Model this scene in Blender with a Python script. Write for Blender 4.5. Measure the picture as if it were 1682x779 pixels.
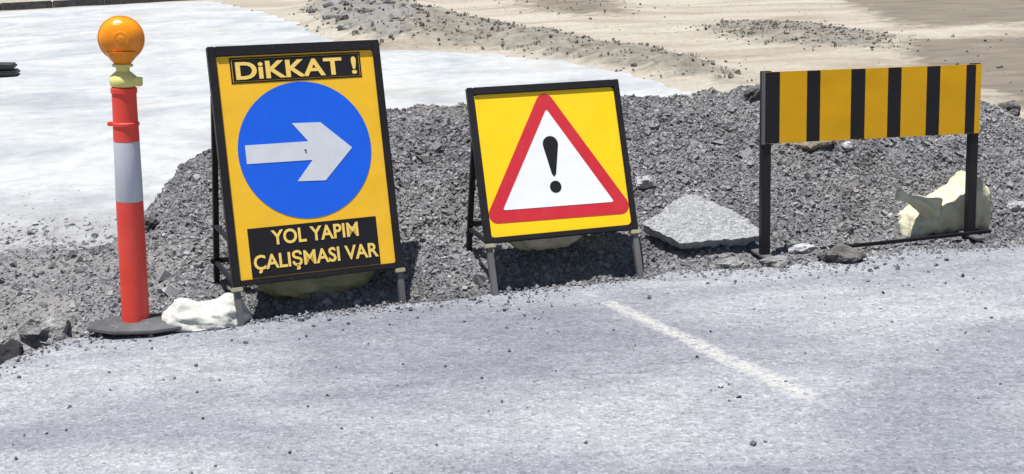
import bpy, bmesh, math, random
import numpy as np
from mathutils import Vector, Matrix, noise

# ------------------------------------------------------------------ clear
for o in list(bpy.data.objects):
    bpy.data.objects.remove(o, do_unlink=True)
scene = bpy.context.scene
COL = scene.collection
random.seed(7)
rng = np.random.default_rng(11)

# ------------------------------------------------------------------ camera
PITCH, ROLL = math.radians(13.6), math.radians(2.0)
fwd = Vector((0, math.cos(PITCH), -math.sin(PITCH)))
r0 = Vector((1, 0, 0)); u0 = r0.cross(fwd)
right = r0 * math.cos(ROLL) - u0 * math.sin(ROLL)
up = u0 * math.cos(ROLL) + r0 * math.sin(ROLL)
cam_data = bpy.data.cameras.new('camera')
cam = bpy.data.objects.new('camera', cam_data); COL.objects.link(cam)
cam.matrix_world = Matrix(((right.x, up.x, -fwd.x, 0), (right.y, up.y, -fwd.y, 0),
                           (right.z, up.z, -fwd.z, 1.6), (0, 0, 0, 1)))
cam_data.sensor_width = 36.0
cam_data.lens = 36.0 * 2200.0 / 1682.0
cam_data.clip_end = 3000
scene.camera = cam

# ------------------------------------------------------------------ sky, sun, exposure
SUN = Vector((-0.13, -0.12, 0.97)).normalized()       # direction towards the sun
elev = math.asin(SUN.z); azim = math.atan2(SUN.x, SUN.y)
world = bpy.data.worlds.new('World'); scene.world = world; world.use_nodes = True
wn = world.node_tree.nodes; wl = world.node_tree.links
sky = wn.new('ShaderNodeTexSky'); sky.sky_type = 'NISHITA'; sky.sun_disc = False
sky.sun_elevation = elev; sky.sun_rotation = azim
wl.new(sky.outputs[0], wn['Background'].inputs['Color'])
wn['Background'].inputs['Strength'].default_value = 0.05
sd = bpy.data.lights.new('sun', 'SUN'); sd.energy = 4.6; sd.angle = math.radians(0.53); sd.color = (1.0, 0.965, 0.92)
sun = bpy.data.objects.new('sun', sd); COL.objects.link(sun)
sun.rotation_euler = SUN.to_track_quat('Z', 'Y').to_euler()
sun.location = (-3, -3, 12)
scene.view_settings.view_transform = 'Standard'
scene.view_settings.look = 'None'
scene.view_settings.exposure = 0.69
scene.view_settings.gamma = 1.0

# ------------------------------------------------------------------ helpers
def tag(o, label=None, cat=None, group=None, kind=None):
    if label: o['label'] = label
    if cat: o['category'] = cat
    if group: o['group'] = group
    if kind: o['kind'] = kind
    return o

def link(name, me, mat=None, parent=None, smooth=False):
    o = bpy.data.objects.new(name, me); COL.objects.link(o)
    if mat and not me.materials: me.materials.append(mat)
    if parent: o.parent = parent
    if smooth:
        for p in me.polygons: p.use_smooth = True
    return o

def mesh_of(bm, name):
    me = bpy.data.meshes.new(name); bm.normal_update(); bm.to_mesh(me); bm.free(); return me

def empty(name, loc, rz=0.0):
    o = bpy.data.objects.new(name, None); COL.objects.link(o)
    o.location = loc; o.rotation_euler = (0, 0, rz); o.empty_display_size = 0.1
    return o

def np_mesh(name, verts, tris):
    me = bpy.data.meshes.new(name)
    n, m = len(verts), len(tris)
    k = tris.shape[1]
    me.vertices.add(n); me.vertices.foreach_set('co', np.ascontiguousarray(verts, dtype=np.float32).ravel())
    me.loops.add(m * k); me.loops.foreach_set('vertex_index', np.ascontiguousarray(tris, dtype=np.int32).ravel())
    me.polygons.add(m); me.polygons.foreach_set('loop_start', np.arange(0, m * k, k, dtype=np.int32))
    me.update(calc_edges=True); me.validate(); me.shade_flat()
    return me

def fbm(x, y, sc=1.0, oct=4, seed=0.0):
    v = 0.0; a = 0.5
    for i in range(oct):
        v += a * noise.noise((x * sc + seed, y * sc - seed * 1.7, seed * 0.37)); sc *= 2.03; a *= 0.5
    return v

# vectorised value noise for large meshes
_perm = np.random.default_rng(5).random((256, 256))
def vn(x, y, sc):
    x = np.asarray(x) * sc; y = np.asarray(y) * sc
    xi = np.floor(x).astype(int); yi = np.floor(y).astype(int)
    fx = x - xi; fy = y - yi; fx = fx * fx * (3 - 2 * fx); fy = fy * fy * (3 - 2 * fy)
    a = _perm[xi & 255, yi & 255]; b = _perm[(xi + 1) & 255, yi & 255]
    c = _perm[xi & 255, (yi + 1) & 255]; d = _perm[(xi + 1) & 255, (yi + 1) & 255]
    return (a * (1 - fx) + b * fx) * (1 - fy) + (c * (1 - fx) + d * fx) * fy - 0.5
def vfbm(x, y, sc, oct=4):
    v = 0; a = 1.0
    for i in range(oct):
        v = v + a * vn(x + 13.7 * i, y - 7.3 * i, sc); sc *= 2.1; a *= 0.5
    return v

# ------------------------------------------------------------------ materials
class NT:
    def __init__(s, name):
        s.m = bpy.data.materials.new(name); s.m.use_nodes = True
        s.t = s.m.node_tree; s.n = s.t.nodes; s.b = s.n['Principled BSDF']
        s.b.inputs['Roughness'].default_value = 0.8
        s.geo = None
    def lk(s, a, b): s.t.links.new(a, b)
    def pos(s, scale=(1, 1, 1), obj=False):
        tc = s.n.new('ShaderNodeTexCoord') if obj else s.n.new('ShaderNodeNewGeometry')
        mp = s.n.new('ShaderNodeMapping'); mp.inputs['Scale'].default_value = scale
        s.lk(tc.outputs['Object' if obj else 'Position'], mp.inputs['Vector']); return mp.outputs[0]
    def noise(s, vec, scale, detail=4, rough=0.55, dist=0.0):
        t = s.n.new('ShaderNodeTexNoise'); t.inputs['Scale'].default_value = scale
        t.inputs['Detail'].default_value = detail; t.inputs['Roughness'].default_value = rough
        t.inputs['Distortion'].default_value = dist
        s.lk(vec, t.inputs['Vector']); return t.outputs['Fac']
    def voro(s, vec, scale, feat='F1', out='Distance', rnd=1.0):
        t = s.n.new('ShaderNodeTexVoronoi'); t.feature = feat; t.inputs['Scale'].default_value = scale
        t.inputs['Randomness'].default_value = rnd
        s.lk(vec, t.inputs['Vector']); return t.outputs[out]
    def ramp(s, fac, stops, interp='LINEAR'):
        r = s.n.new('ShaderNodeValToRGB'); r.color_ramp.interpolation = interp
        e = r.color_ramp.elements
        while len(e) < len(stops): e.new(0.5)
        for el, (p, c) in zip(e, stops):
            el.position = p; el.color = (c, c, c, 1) if not hasattr(c, '__len__') else (*c, 1)
        s.lk(fac, r.inputs['Fac']); return r.outputs['Color']
    def mix(s, fac, a, b, mode='MIX'):
        x = s.n.new('ShaderNodeMix'); x.data_type = 'RGBA'; x.blend_type = mode
        for sock, v in ((x.inputs['Factor'], fac), (x.inputs['A'], a), (x.inputs['B'], b)):
            if hasattr(v, 'links') or hasattr(v, 'is_output'): s.lk(v, sock)
            elif hasattr(v, '__len__'): sock.default_value = (*v, 1)
            else: sock.default_value = v
        # colour sockets by type
        return x.outputs['Result']
    def math(s, op, a, b=None):
        x = s.n.new('ShaderNodeMath'); x.operation = op
        for i, v in enumerate((a, b)):
            if v is None: continue
            if hasattr(v, 'is_output'): s.lk(v, x.inputs[i])
            else: x.inputs[i].default_value = v
        return x.outputs[0]
    def attr(s, name):
        a = s.n.new('ShaderNodeAttribute'); a.attribute_name = name; return a.outputs['Fac']
    def island(s):
        g = s.n.new('ShaderNodeNewGeometry'); return g.outputs['Random Per Island']
    def color(s, c):
        if hasattr(c, 'is_output'): s.lk(c, s.b.inputs['Base Color'])
        else: s.b.inputs['Base Color'].default_value = (*c, 1)
    def bump(s, h, dist, strength=1.0, prev=None):
        b = s.n.new('ShaderNodeBump'); b.inputs['Distance'].default_value = dist; b.inputs['Strength'].default_value = strength
        s.lk(h, b.inputs['Height'])
        if prev is not None: s.lk(prev, b.inputs['Normal'])
        s.lk(b.outputs[0], s.b.inputs['Normal']); return b.outputs[0]

def mixf(nt, fac, a, b, mode='MIX'):
    x = nt.n.new('ShaderNodeMix'); x.data_type = 'RGBA'; x.blend_type = mode
    A, B, Fc = x.inputs[6], x.inputs[7], x.inputs[0]
    for sock, v in ((Fc, fac), (A, a), (B, b)):
        if hasattr(v, 'is_output'): nt.lk(v, sock)
        elif hasattr(v, '__len__'): sock.default_value = (*v, 1)
        else: sock.default_value = v
    return x.outputs[2]
NT.mix = mixf

def mat_asphalt(name='worn_asphalt', paint=False):
    t = NT(name); p = t.pos(); ps = t.pos((0.6, 1.5, 1))
    big = t.noise(ps, 0.75, 6, 0.62, 0.7)
    c = t.ramp(big, [(0.36, (0.162, 0.170, 0.205)), (0.49, (0.222, 0.233, 0.263)), (0.62, (0.295, 0.307, 0.325))])
    mid = t.noise(ps, 8, 5, 0.68)
    c = t.mix(0.5, c, t.ramp(mid, [(0.30, 0.36), (0.7, 0.64)]), 'OVERLAY')
    v = t.voro(p, 80, out='Color'); sep = t.n.new('ShaderNodeSeparateColor'); t.lk(v, sep.inputs[0])
    g = t.ramp(sep.outputs[0], [(0.0, 0.30), (0.22, 0.46), (0.75, 0.55), (1.0, 0.74)])
    c = t.mix(0.7, c, g, 'OVERLAY')
    spots = t.voro(p, 30); rare = t.noise(p, 19, 2)
    m = t.math('MULTIPLY', t.ramp(spots, [(0.10, 1.0), (0.18, 0.0)]), t.ramp(rare, [(0.58, 0.0), (0.64, 1.0)]))
    c = t.mix(m, c, (0.075, 0.075, 0.09))
    if paint:
        k = t.math('ADD', t.attr('paint'), t.math('MULTIPLY', t.math('SUBTRACT', t.noise(p, 26, 6, 0.75), 0.5), 1.7))
        k = t.math('SUBTRACT', k, t.math('MULTIPLY', t.ramp(sep.outputs[1], [(0.65, 0.0), (0.8, 1.0)]), 0.35))
        c = t.mix(t.ramp(k, [(0.24, 0.0), (1.05, 0.8)]), c, (0.46, 0.46, 0.44))
    t.color(c); t.b.inputs['Roughness'].default_value = 0.9
    n1 = t.bump(mid, 0.014, 0.6)
    n2 = t.bump(t.voro(p, 80), 0.008, 0.8, n1)
    t.bump(t.noise(p, 34, 3, 0.6), 0.014, 0.8, n2)
    return t.m

def mat_pale_road():
    t = NT('pale_road'); p = t.pos((1.0, 0.9, 1))
    c = t.ramp(t.noise(p, 0.8, 6, 0.62, 0.8), [(0.34, (0.275, 0.297, 0.318)), (0.50, (0.36, 0.378, 0.388)), (0.66, (0.43, 0.44, 0.438))])
    q = t.pos()
    c = t.mix(0.4, c, t.ramp(t.noise(p, 5, 6, 0.72), [(0.3, 0.30), (0.7, 0.68)]), 'OVERLAY')
    c = t.mix(t.ramp(t.noise(q, 0.55, 6, 0.7), [(0.53, 0.0), (0.68, 0.5)]), c, (0.33, 0.31, 0.275))
    sx = t.n.new('ShaderNodeSeparateXYZ'); t.lk(q, sx.inputs[0])
    near = t.math('ADD', t.math('MULTIPLY', sx.outputs['Y'], -0.34), 2.95)       # dusty gravel verge beside the heap
    near = t.math('ADD', near, t.math('MULTIPLY', t.math('SUBTRACT', t.noise(q, 3.2, 6, 0.72), 0.5), 2.0))
    c = t.mix(t.ramp(near, [(0.05, 0.0), (0.85, 0.9)]), c, t.ramp(t.noise(q, 40, 4, 0.7), [(0.3, (0.12, 0.12, 0.128)), (0.7, (0.30, 0.30, 0.31))]))
    t.color(c); t.b.inputs['Roughness'].default_value = 0.85
    n = t.bump(t.noise(p, 2.2, 4, 0.6), 0.02, 0.5)
    t.bump(t.noise(q, 30, 4, 0.65), 0.02, 0.6, n)
    return t.m

def mat_ground():
    t = NT('dirt'); p = t.pos(); ps = t.pos((0.5, 1.3, 1))
    base = t.ramp(t.noise(ps, 0.9, 6, 0.62, 0.6), [(0.32, (0.255, 0.215, 0.165)), (0.48, (0.34, 0.305, 0.25)), (0.62, (0.40, 0.37, 0.315))])
    ol = t.ramp(t.noise(p, 5, 6, 0.7), [(0.32, (0.115, 0.11, 0.09)), (0.5, (0.195, 0.183, 0.15)), (0.68, (0.28, 0.26, 0.22))])
    br = t.ramp(t.noise(ps, 2.5, 6, 0.66), [(0.3, (0.125, 0.104, 0.082)), (0.5, (0.165, 0.14, 0.11)), (0.7, (0.21, 0.18, 0.145))])
    gr = t.ramp(t.noise(p, 7, 6, 0.7), [(0.3, (0.12, 0.12, 0.125)), (0.7, (0.27, 0.27, 0.28))])
    e = t.noise(p, 3.0, 5, 0.7)
    def mask(nm):
        a = t.math('ADD', t.attr(nm), t.math('MULTIPLY', t.math('SUBTRACT', e, 0.5), 1.0))
        return t.ramp(a, [(0.36, 0.0), (0.62, 1.0)])
    base = t.mix(0.55, base, t.ramp(t.noise(p, 11, 6, 0.75), [(0.3, 0.30), (0.7, 0.66)]), 'OVERLAY')
    c = t.mix(mask('brown'), base, br)
    c = t.mix(mask('olive'), c, ol)
    c = t.mix(mask('gravelly'), c, gr)
    t.color(c); t.b.inputs['Roughness'].default_value = 0.95
    n = t.bump(t.noise(ps, 2.5, 5, 0.6), 0.10, 0.6)
    t.bump(t.noise(p, 22, 5, 0.7), 0.04, 0.7, n)
    return t.m

def mat_stones(name, lo, mid, hi, tint=None):
    t = NT(name); p = t.pos(); r = t.island()
    c = t.ramp(r, [(0.0, lo), (0.45, mid), (0.85, mid), (1.0, hi)])
    c = t.mix(0.5, c, t.ramp(t.noise(p, 60, 4, 0.65), [(0.3, 0.32), (0.7, 0.66)]), 'OVERLAY')
    if tint is not None:
        c = t.mix(1.0, c, t.ramp(t.noise(p, 2.1, 5, 0.65), [(0.34, 0.58), (0.52, 1.0)]), 'MULTIPLY')
        c = t.mix(t.ramp(t.noise(p, 1.3, 4, 0.6), [(0.50, 0.0), (0.68, 0.55)]), c, tint)
    t.color(c); t.b.inputs['Roughness'].default_value = 0.85
    t.bump(t.noise(p, 140, 4, 0.6), 0.004, 0.8)
    return t.m

def mat_heap():
    t = NT('gravel_fines'); p = t.pos()
    c = t.ramp(t.noise(p, 45, 5, 0.7), [(0.3, (0.09, 0.09, 0.096)), (0.5, (0.19, 0.19, 0.20)), (0.7, (0.31, 0.31, 0.32))])
    c = t.mix(t.ramp(t.noise(p, 1.1, 4, 0.6), [(0.45, 0.0), (0.7, 0.6)]), c, (0.29, 0.28, 0.265))
    t.color(c); t.b.inputs['Roughness'].default_value = 0.95
    n = t.bump(t.voro(p, 60), 0.02, 0.8)
    t.bump(t.noise(p, 120, 4, 0.7), 0.008, 0.8, n)
    return t.m

def mat_rock(name, a, b, c3, sc=18):
    t = NT(name); p = t.pos()
    c = t.ramp(t.noise(p, sc, 6, 0.7), [(0.30, a), (0.5, b), (0.70, c3)])
    v = t.voro(p, 80, out='Color'); sep = t.n.new('ShaderNodeSeparateColor'); t.lk(v, sep.inputs[0])
    c = t.mix(0.5, c, t.ramp(sep.outputs[0], [(0.0, 0.3), (1.0, 0.72)]), 'OVERLAY')
    t.color(c); t.b.inputs['Roughness'].default_value = 0.92
    n = t.bump(t.voro(p, 80), 0.008, 0.8)
    t.bump(t.noise(p, 40, 5, 0.7), 0.015, 0.8, n)
    return t.m

def mat_paint(name, c, rough=0.45, dust=0.12, dustc=(0.45, 0.44, 0.42), spec=0.4, metallic=0.0):
    t = NT(name); p = t.pos(obj=True)
    d = t.ramp(t.noise(p, 6, 6, 0.7), [(0.42, 0.0), (0.75, dust * 2)])
    d2 = t.ramp(t.noise(p, 60, 4, 0.7), [(0.60, 0.0), (0.78, dust * 1.6)])
    cc = t.mix(d, c, tuple(0.75 * x + 0.25 * y for x, y in zip(c, dustc)))
    cc = t.mix(d2, cc, dustc)
    t.color(cc); t.b.inputs['Roughness'].default_value = rough
    t.b.inputs['Specular IOR Level'].default_value = spec
    t.b.inputs['Metallic'].default_value = metallic
    st = t.ramp(t.noise(t.pos((22, 22, 1.6), obj=True), 1.0, 4, 0.6), [(0.52, 0.0), (0.74, dust * 1.5)])
    cc = t.mix(st, cc, tuple(0.6 * x + 0.4 * y * 0.6 for x, y in zip(c, dustc))); t.color(cc)
    n_ = t.bump(t.noise(p, 3.5, 2), 0.02, 0.35)
    t.bump(t.noise(p, 25, 3), 0.0015, 0.3, n_)
    return t.m

def mat_cloth(name, a, b, sc=14, weave=0.5):
    t = NT(name); p = t.pos(obj=True)
    c = t.ramp(t.noise(p, sc, 5, 0.65), [(0.3, a), (0.7, b)])
    t.color(c); t.b.inputs['Roughness'].default_value = 0.8
    w1 = t.n.new('ShaderNodeTexWave'); w1.inputs['Scale'].default_value = 110; t.lk(p, w1.inputs['Vector'])
    n = t.bump(w1.outputs['Fac'], 0.0012, weave)
    t.bump(t.noise(p, 30, 5, 0.6), 0.010, 0.6, n)
    return t.m

def mat_lens():
    t = NT('amber_lens'); p = t.pos(obj=True)
    t.color(t.ramp(t.noise(p, 20, 3), [(0.3, (0.78, 0.24, 0.006)), (0.7, (0.88, 0.31, 0.012))]))
    t.b.inputs['Roughness'].default_value = 0.22; t.b.inputs['IOR'].default_value = 1.49
    t.b.inputs['Subsurface Weight'].default_value = 0.25
    t.b.inputs['Subsurface Radius'].default_value = (0.05, 0.02, 0.005)
    t.b.inputs['Subsurface Scale'].default_value = 0.4
    v = t.voro(p, 160, rnd=0.2); t.bump(v, 0.0015, 0.5)
    return t.m

M = dict(
    asphalt=mat_asphalt(), pale=mat_pale_road(), dirt=mat_ground(), heap=mat_heap(), line=mat_asphalt('road_paint', True),
    gravel=mat_stones('gravel_stone', (0.10, 0.10, 0.107), (0.195, 0.195, 0.206), (0.33, 0.33, 0.343), (0.25, 0.235, 0.215)),
    pebble=mat_stones('pebble_stone', (0.05, 0.05, 0.055), (0.12, 0.12, 0.13), (0.45, 0.45, 0.46)),
    rubble=mat_stones('rubble_stone', (0.05, 0.05, 0.047), (0.16, 0.152, 0.135), (0.30, 0.285, 0.26)),
    clod=mat_rock('asphalt_lump', (0.09, 0.09, 0.09), (0.20, 0.20, 0.20), (0.36, 0.355, 0.34)),
    darkrock=mat_rock('dark_rock', (0.035, 0.035, 0.035), (0.085, 0.083, 0.08), (0.19, 0.185, 0.175)),
    earth=mat_rock('brown_clod', (0.13, 0.11, 0.085), (0.23, 0.195, 0.15), (0.34, 0.30, 0.24)),
    slab=mat_rock('pale_slab', (0.22, 0.228, 0.24), (0.29, 0.30, 0.312), (0.36, 0.368, 0.375), 25),
    palerock=mat_rock('pale_rock', (0.27, 0.27, 0.28), (0.38, 0.38, 0.39), (0.50, 0.50, 0.50)),
    yellow=mat_paint('sign_yellow', (0.88, 0.50, 0.018), 0.42, 0.10),
    yellow2=mat_paint('bright_yellow', (0.90, 0.58, 0.006), 0.40, 0.05),
    yellow3=mat_paint('barrier_yellow', (0.68, 0.35, 0.003), 0.45, 0.05, (0.45, 0.33, 0.12), 0.25),
    blue=mat_paint('sign_blue', (0.008, 0.115, 0.72), 0.40, 0.05, (0.2, 0.3, 0.6)),
    white=mat_paint('sign_white', (0.78, 0.80, 0.83), 0.42, 0.08),
    arrow=mat_paint('arrow_white', (0.62, 0.65, 0.69), 0.42, 0.14, (0.35, 0.36, 0.38)),
    red=mat_paint('sign_red', (0.54, 0.022, 0.035), 0.42, 0.06),
    black=mat_paint('sign_black', (0.012, 0.011, 0.014), 0.55, 0.10, (0.05, 0.05, 0.05), 0.25),
    letter=mat_paint('letter_yellow', (0.86, 0.60, 0.14), 0.42, 0.10),
    frame=mat_paint('frame_steel_black', (0.011, 0.010, 0.013), 0.5, 0.20, (0.09, 0.075, 0.06), 0.3),
    steel=mat_paint('grey_steel', (0.13, 0.13, 0.135), 0.5, 0.3, (0.36, 0.33, 0.29), 0.5, 0.3),
    rail=mat_paint('khaki_steel', (0.36, 0.33, 0.22), 0.55, 0.3, (0.2, 0.18, 0.14)),
    post_red=mat_paint('post_red', (0.80, 0.060, 0.038), 0.5, 0.20, (0.5, 0.28, 0.25)),
    post_band=mat_paint('post_band', (0.50, 0.52, 0.58), 0.4, 0.25, (0.3, 0.3, 0.31)),
    cream=mat_paint('cream_plastic', (0.74, 0.66, 0.22), 0.4, 0.12),
    rubber=mat_paint('rubber', (0.07, 0.07, 0.075), 0.85, 0.55, (0.30, 0.30, 0.31), 0.2),
    blackrubber=mat_paint('black_rubber', (0.03, 0.03, 0.035), 0.7, 0.2, (0.15, 0.15, 0.16)),
    kerb=mat_rock('dark_kerb', (0.03, 0.03, 0.035), (0.06, 0.06, 0.065), (0.12, 0.12, 0.12), 6),
    hole_shade=mat_rock('hole_shade_black', (0.006, 0.006, 0.008), (0.012, 0.012, 0.015), (0.03, 0.03, 0.035)),  # near-black colour standing in for the shade inside the left hole
    lens=mat_lens(),
    sack_white=mat_cloth('white_sack', (0.44, 0.44, 0.41), (0.60, 0.595, 0.56)),
    sack_cream=mat_cloth('cream_sack', (0.50, 0.475, 0.33), (0.66, 0.63, 0.46)),
    sack_green=mat_cloth('green_sack_print', (0.17, 0.20, 0.165), (0.27, 0.30, 0.26)),
    sack_olive=mat_cloth('olive_sandbag', (0.16, 0.165, 0.085), (0.26, 0.26, 0.145)),
    sack_tan=mat_cloth('tan_sandbag', (0.30, 0.28, 0.20), (0.42, 0.39, 0.29)),
    straw=mat_stones('dry_grass', (0.07, 0.07, 0.035), (0.15, 0.14, 0.085), (0.25, 0.225, 0.15)),
)

# ------------------------------------------------------------------ the setting
EDGE = [(-9, 0.8), (-4, 3.2), (-2.6, 4.15), (-2.02, 4.58), (-1.957, 4.84), (-1.836, 5.105), (-1.714, 5.19), (-1.40, 5.235), (-1.134, 5.262),
        (-0.452, 5.485), (-0.09, 5.60), (0.584, 5.745), (0.709, 5.857), (1.122, 5.864), (1.617, 5.96), (1.874, 6.075),
        (2.27, 6.08), (2.762, 6.15), (4.5, 6.45), (9, 7.2)]
EX = np.array([e[0] for e in EDGE]); EY = np.array([e[1] for e in EDGE])
def edge_y(x): return np.interp(x, EX, EY)

HX = np.array([-4.5, -3.2, -2.5, -2.15, -1.95, -1.72, -1.45, -1.1, -0.7, 0.0, 0.7, 1.25, 1.5, 2.0, 2.5, 2.85, 3.1, 3.5, 4.2])
HZ = np.array([0.00, 0.04, 0.07, 0.12, 0.20, 0.32, 0.42, 0.49, 0.52, 0.50, 0.46, 0.52, 0.55, 0.52, 0.47, 0.38, 0.24, 0.07, 0.00])
def heap_z(x, y):
    x = np.asarray(x, float); y = np.asarray(y, float)
    hc = np.interp(x + 0.10 * (y - 7.7) , HX, HZ)
    yf = np.maximum(edge_y(x), 5.0) + 0.22 + 0.16 * np.clip((x - 1.0) / 0.5, 0, 1) - 0.19 * np.clip((0.9 - np.abs(x + 0.25)) * 4, 0, 1)
    yc = 7.75 + 0.12 * np.sin(x * 1.7 + 0.6) - 0.75 * np.clip((-1.5 - x) / 1.0, 0, 1)
    t = np.clip((y - yf) / (yc - yf), 0, 1); s = np.clip((y - yc) / 1.7, 0, 1)
    h = hc * np.sin(np.pi / 2 * t ** 0.95) * (np.cos(np.pi / 2 * s) ** 1.2)
    act = np.clip(hc / 0.3, 0.15, 1) * np.clip(t * 3, 0.2, 1) * (1 - s * 0.8)
    z = h + act * (0.13 * vfbm(x, y, 1.3, 4) + 0.075 * vfbm(x + 40, y, 5.0, 3) + 0.038 * vfbm(x - 20, y + 9, 14.0, 2))
    # trough between the broken road edge and the heap
    d = y - edge_y(x)
    z -= 0.025 * np.exp(-((d - 0.06) / 0.07) ** 2) * np.maximum(np.clip((0.36 - np.abs(x + 0.74)) * 8, 0, 1), np.clip((0.38 - np.abs(x - 0.27)) * 8, 0, 1))
    # washed-out hole at the far left
    z -= 0.34 * np.exp(-((x + 2.06) / 0.13) ** 2 - ((y - 5.02) / 0.28) ** 2)
    # sink the skirt of the sheet
    z -= 0.10 * np.clip((y - 8.9) / 0.7, 0, 1) + 0.12 * np.clip((-3.0 - x) / 1.0, 0, 1) + 0.12 * np.clip((x - 3.5) / 0.6, 0, 1)
    lx = np.clip((-1.7 - x) / 0.5, 0, 1); ly = np.clip((y - 6.35 - 0.25 * vn(x, y, 2.0)) / 0.5, 0, 1)
    z -= 0.16 * lx * ly * np.clip((0.22 - h) / 0.1, 0, 1)
    return z - 0.012

def poly_mask(px, py, poly, soft):
    """signed-distance mask: 0.5 on the outline, 1 inside, 0 outside"""
    inside = np.zeros(px.shape, bool); dmin = np.full(px.shape, 1e9)
    n = len(poly)
    for i in range(n):
        x1, y1 = poly[i]; x2, y2 = poly[(i + 1) % n]
        cond = ((y1 > py) != (y2 > py)) & (px < (x2 - x1) * (py - y1) / (y2 - y1 + 1e-12) + x1)
        inside ^= cond
        dx, dy = x2 - x1, y2 - y1; t = np.clip(((px - x1) * dx + (py - y1) * dy) / (dx * dx + dy * dy), 0, 1)
        dmin = np.minimum(dmin, np.hypot(px - x1 - t * dx, py - y1 - t * dy))
    return np.clip(0.5 + np.where(inside, dmin, -dmin) / (2 * soft), 0, 1)

BAND = [(-1.77, 20.79), (-0.66, 21.51), (0.57, 17.97), (1.56, 15.66), (2.16, 13.26), (2.13, 12.2), (1.55, 12.74), (0.79, 14.72), (-0.22, 16.28), (-1.15, 16.92)]
RUBBLE = [(-3.55, 23.8), (-3.9, 31), (-2.3, 31), (-1.26, 21.79), (-1.0, 17.6), (-1.45, 16.87), (-2.27, 18.9)]
TOPP = [(-0.5, 30), (2.3, 29), (2.1, 20.9), (1.19, 20.19), (0.32, 22.11)]
MIDP = [(2.66, 18.36), (3.21, 19.17), (4.16, 18.43), (4.65, 16.23), (4.3, 14.9), (3.49, 15.3), (2.8, 16.75)]
BROWN1 = [(6.3, 30), (14, 30), (14, 17.2), (7.2, 17.4), (5.2, 17.4)]
BROWN2 = [(4.7, 15.8), (6.3, 15.8), (14, 15.6), (14, 8.5), (3.9, 9.2), (4.05, 11.64), (4.1, 13.6)]

def axis(lo, hi, step, far):
    core = np.arange(lo, hi + 1e-6, step); out = []
    d = step; v = hi
    hi_l = []
    while v < far: d *= 1.35; v += d; hi_l.append(v)
    lo_l = []; d = step; v = lo
    while v > -far: d *= 1.35; v -= d; lo_l.append(v)
    return np.concatenate([lo_l[::-1], core, hi_l])
gx = axis(-13, 13, 0.18, 700); gy = axis(3, 36, 0.18, 700)
X, Y = np.meshgrid(gx, gy)
band = poly_mask(X, Y, BAND, 0.45); rub = poly_mask(X, Y, RUBBLE, 0.5); top = poly_mask(X, Y, TOPP, 0.8)
midp = poly_mask(X, Y, MIDP, 0.5); br = np.maximum(poly_mask(X, Y, BROWN1, 0.8), poly_mask(X, Y, BROWN2, 0.6))
gz = 0.02 * vfbm(X, Y, 0.8, 4) - 0.012
gz += 0.16 * band ** 1.5 * (1 + vfbm(X, Y, 1.8, 3)) + 0.14 * rub * (1 + 1.2 * vfbm(X, Y, 2.5, 3)) + 0.06 * midp ** 1.5 * (1 + vfbm(X, Y, 2.0, 3)) + 0.10 * top * (1 + vfbm(X, Y, 1.5, 3)) + 0.05 * br * vfbm(X, Y, 0.9, 4)
gz -= 0.45 * np.clip((edge_y(np.clip(X, -9, 9)) + 1.2 - Y) / 0.6, 0, 1)
gz *= np.clip((400 - np.hypot(X, Y)) / 300, 0, 1)
ny, nx = X.shape
idx = np.arange(nx * ny).reshape(ny, nx)
quads = np.stack([idx[:-1, :-1], idx[:-1, 1:], idx[1:, 1:], idx[1:, :-1]], -1).reshape(-1, 4)
gm = np_mesh('ground', np.stack([X, Y, gz], -1).reshape(-1, 3), quads)
for nm, arr in (('olive', np.maximum(np.maximum(band * 0.95, midp * 0.9), rub * 0.85)), ('brown', np.maximum(br, top * 0.75)),
                ('gravelly', np.maximum(rub * 0.5, np.clip((10.2 - Y) / 1.0, 0, 1) * np.clip((3.9 - np.abs(X)) / 0.6, 0, 1) * 0.8))):
    a = gm.attributes.new(nm, 'FLOAT', 'POINT'); a.data.foreach_set('value', arr.astype(np.float32).ravel())
ground = link('ground', gm, M['dirt'], smooth=True); tag(ground, kind='structure')
def ground_z(x, y):
    ix = int(np.clip(np.searchsorted(gx, x), 1, nx - 1)); iy = int(np.clip(np.searchsorted(gy, y), 1, ny - 1))
    return float(gz[iy - 1:iy + 1, ix - 1:ix + 1].mean())

def rough_line(pts, step, amp, sc, seed):
    out = []
    for (x1, y1), (x2, y2) in zip(pts[:-1], pts[1:]):
        L = math.hypot(x2 - x1, y2 - y1); n = max(1, int(L / step))
        for i in range(n):
            t = i / n; x = x1 + (x2 - x1) * t; y = y1 + (y2 - y1) * t
            out.append((x + amp * fbm(x, y, sc, 3, seed), y + amp * fbm(x, y, sc, 3, seed + 9)))
    out.append(pts[-1]); return out

def sheet(name, outline, z0, z1, mat):
    bm = bmesh.new()
    top_ = [bm.verts.new((x, y, z1)) for x, y in outline]
    f = bm.faces.new(top_)
    if f.normal.z < 0: pass
    bot = [bm.verts.new((x, y, z0)) for x, y in outline]
    n = len(outline)
    for i in range(n):
        bm.faces.new((top_[i], bot[i], bot[(i + 1) % n], top_[(i + 1) % n]))
    bmesh.ops.recalc_face_normals(bm, faces=bm.faces)
    bmesh.ops.triangulate(bm, faces=[f])
    o = link(name, mesh_of(bm, name), mat); return o

# broken front road, a slab with a ragged edge
edge_pts = rough_line([e for e in EDGE if e[0] >= -4], 0.02, 0.085, 6, 3.0)
road = sheet('road', [(-9, -6), (9, -6), (9, 7.2)] + edge_pts[::-1] + [(-9, 0.8)], -0.42, 0.0, M['asphalt'])
tag(road, kind='structure')

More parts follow.
